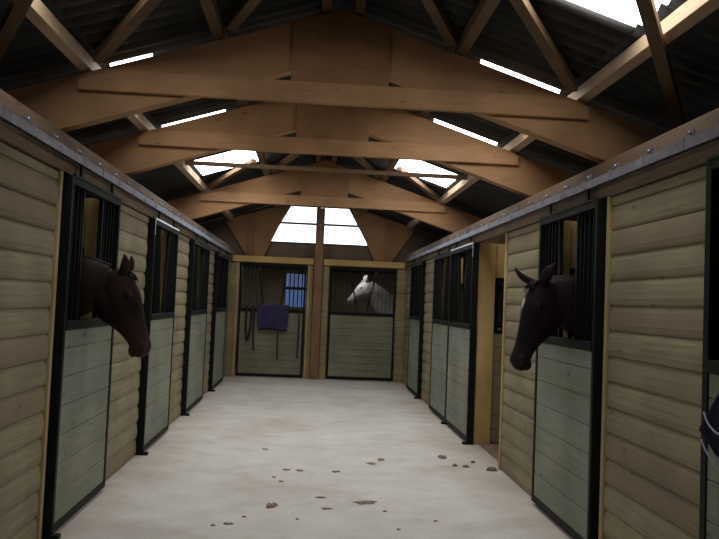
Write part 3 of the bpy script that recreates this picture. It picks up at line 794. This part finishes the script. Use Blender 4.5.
for pts in ([(3.245, .158, 1.165), (3.20, .168, 1.13), (3.15, .172, 1.105), (3.08, .174, 1.09), (2.9, .174, 1.08)], [(3.255, .163, 1.04), (3.215, .162, .995), (3.15, .155, .945), (3.08, .145, .905), (3.0, .135, .895)]):
    MB().tube([FR.p(*q) for q in catmull(pts, 4)], .0045, 6).build('piping', M['piping'], t, smooth=True)
MB().tube([FR.p(2.92, .085, 1.31), FR.p(2.92, .15, 1.315)], .012, 8).build('hook', M['black'], t)

def clump(x, y, sx, sy, h, mat, label, seed, group='bits of dirt on the concrete aisle', name='dirt_clump'):
    rnd = random.Random(seed); ph = [rnd.uniform(0, 6.28) for _ in range(3)]
    mb = MB(); ring = []
    for rr, z in ((1.0, .001), (.93, h * .55), (.6, h), (.2, h * .9)):
        pts = []
        for k in range(16):
            th = 2 * math.pi * k / 16
            q = rr * (1 + .25 * math.sin(2 * th + ph[0]) + .18 * math.sin(5 * th + ph[1]) + .1 * math.sin(7 * th + ph[2]))
            pts.append(V((x + sx * .75 * q * math.cos(th), y + sy * .75 * q * math.sin(th), z * (1 + .3 * math.sin(3 * th + ph[1])))))
        ring.append(pts)
    o = recenter(mb.rings(ring).build(name, mat, smooth=True)); tag(o, label, 'dirt clump', group)
clump(.514, 5.9, .10, .085, .007, M['dung'], 'largest flat dark dirt patch, right of centre on the aisle floor', 1)
clump(-.23, 5.728, .055, .06, .022, M['leaf'], 'reddish brown lump of dirt left of the aisle\'s centre', 2)
clump(.156, 6.019, .05, .045, .006, M['dung'], 'flat dark dirt patch just left of the largest patch', 3)
clump(.197, 5.699, .045, .035, .006, M['dung'], 'thin dark dirt streak in front of the largest patch\'s left neighbour', 4)
clump(.681, 7.321, .07, .05, .008, M['leaf'], 'brown crumbly streak, left of the pair in mid aisle', 5)
clump(.797, 7.515, .06, .07, .008, M['leaf'], 'brown crumbly streak, right of the pair in mid aisle', 6)
clump(1.465, 7.693, .05, .07, .022, M['dung'], 'dark lump farthest from the open doorway\'s threshold on the right', 7)
clump(-.507, 5.266, .04, .03, .008, M['dung'], 'dark crumb nearest the bottom edge of the photo, left', 8)
for i, (x, y, q, mt) in enumerate(((1.527, 7.319, .035, 'dung'), (1.63, 7.279, .035, 'dung'), (1.75, 7.5, .03, 'dung'))):
    clump(x, y, q, q, .018, M[mt], ('dark crumb, aisle side, before the open right doorway', 'dark crumb, middle one, before the open right doorway', 'dark crumb closest to the open right doorway')[i], 20 + i)
for i, (x, y, q, mt) in enumerate(((-.407, 7.878, .04, 'dung'), (-.153, 6.957, .04, 'dung'), (-.028, 6.94, .05, 'dung'), (.316, 6.932, .05, 'dung'), (-.61, 5.223, .02, 'dung'), (-.413, 5.44, .02, 'leaf'), (-.023, 5.412, .018, 'leaf'), (-.186, 6.51, .025, 'leaf'), (-.255, 6.658, .025, 'leaf'), (.647, 5.662, .018, 'leaf'), (.699, 5.215, .018, 'leaf'), (1.003, 5.439, .018, 'leaf'))):
    clump(x, y, q, q * .8, .008, M[mt], 'small scattered dirt crumb on the pale concrete aisle', 40 + i, 'scattered dirt crumbs')
clump(1.86, 7.16, .06, .05, .03, M['dung'], 'dark lump at the foot of the panel beside the open doorway', 60)
#P>

# ------------------------------------------------------------------ light and camera
w = bpy.data.worlds.new('sky'); S.world = w; w.use_nodes = True
bg = w.node_tree.nodes['Background']
bg.inputs[0].default_value = (.93, .96, 1.0, 1); bg.inputs[1].default_value = 3.0

cam = bpy.data.cameras.new('camera'); co = bpy.data.objects.new('camera', cam); COL.objects.link(co)
yaw, pitch, roll = .06562517, .04587617, .04167854
fwd = V((math.sin(yaw) * math.cos(pitch), math.cos(yaw) * math.cos(pitch), math.sin(pitch)))
r0 = V((math.cos(yaw), -math.sin(yaw), 0)); u0 = r0.cross(fwd)
r = r0 * math.cos(roll) + u0 * math.sin(roll); u = -r0 * math.sin(roll) + u0 * math.cos(roll)
co.matrix_world = Matrix(((r.x, u.x, -fwd.x, 0), (r.y, u.y, -fwd.y, 0), (r.z, u.z, -fwd.z, 1.6), (0, 0, 0, 1)))
cam.sensor_width = 36; cam.lens = 727 / 719 * 36; cam.clip_start = .05
S.camera = co
S.view_settings.view_transform = 'Standard'; S.view_settings.look = 'None'
S.view_settings.exposure = 0; S.view_settings.gamma = 1; S.view_settings.use_curve_mapping = False
S.cycles.max_bounces = 10; S.cycles.diffuse_bounces = 6; S.cycles.transparent_max_bounces = 8
S.cycles.use_denoising = True
S.cycles.sample_clamp_indirect = 6
S.cycles.caustics_reflective = False; S.cycles.caustics_refractive = False
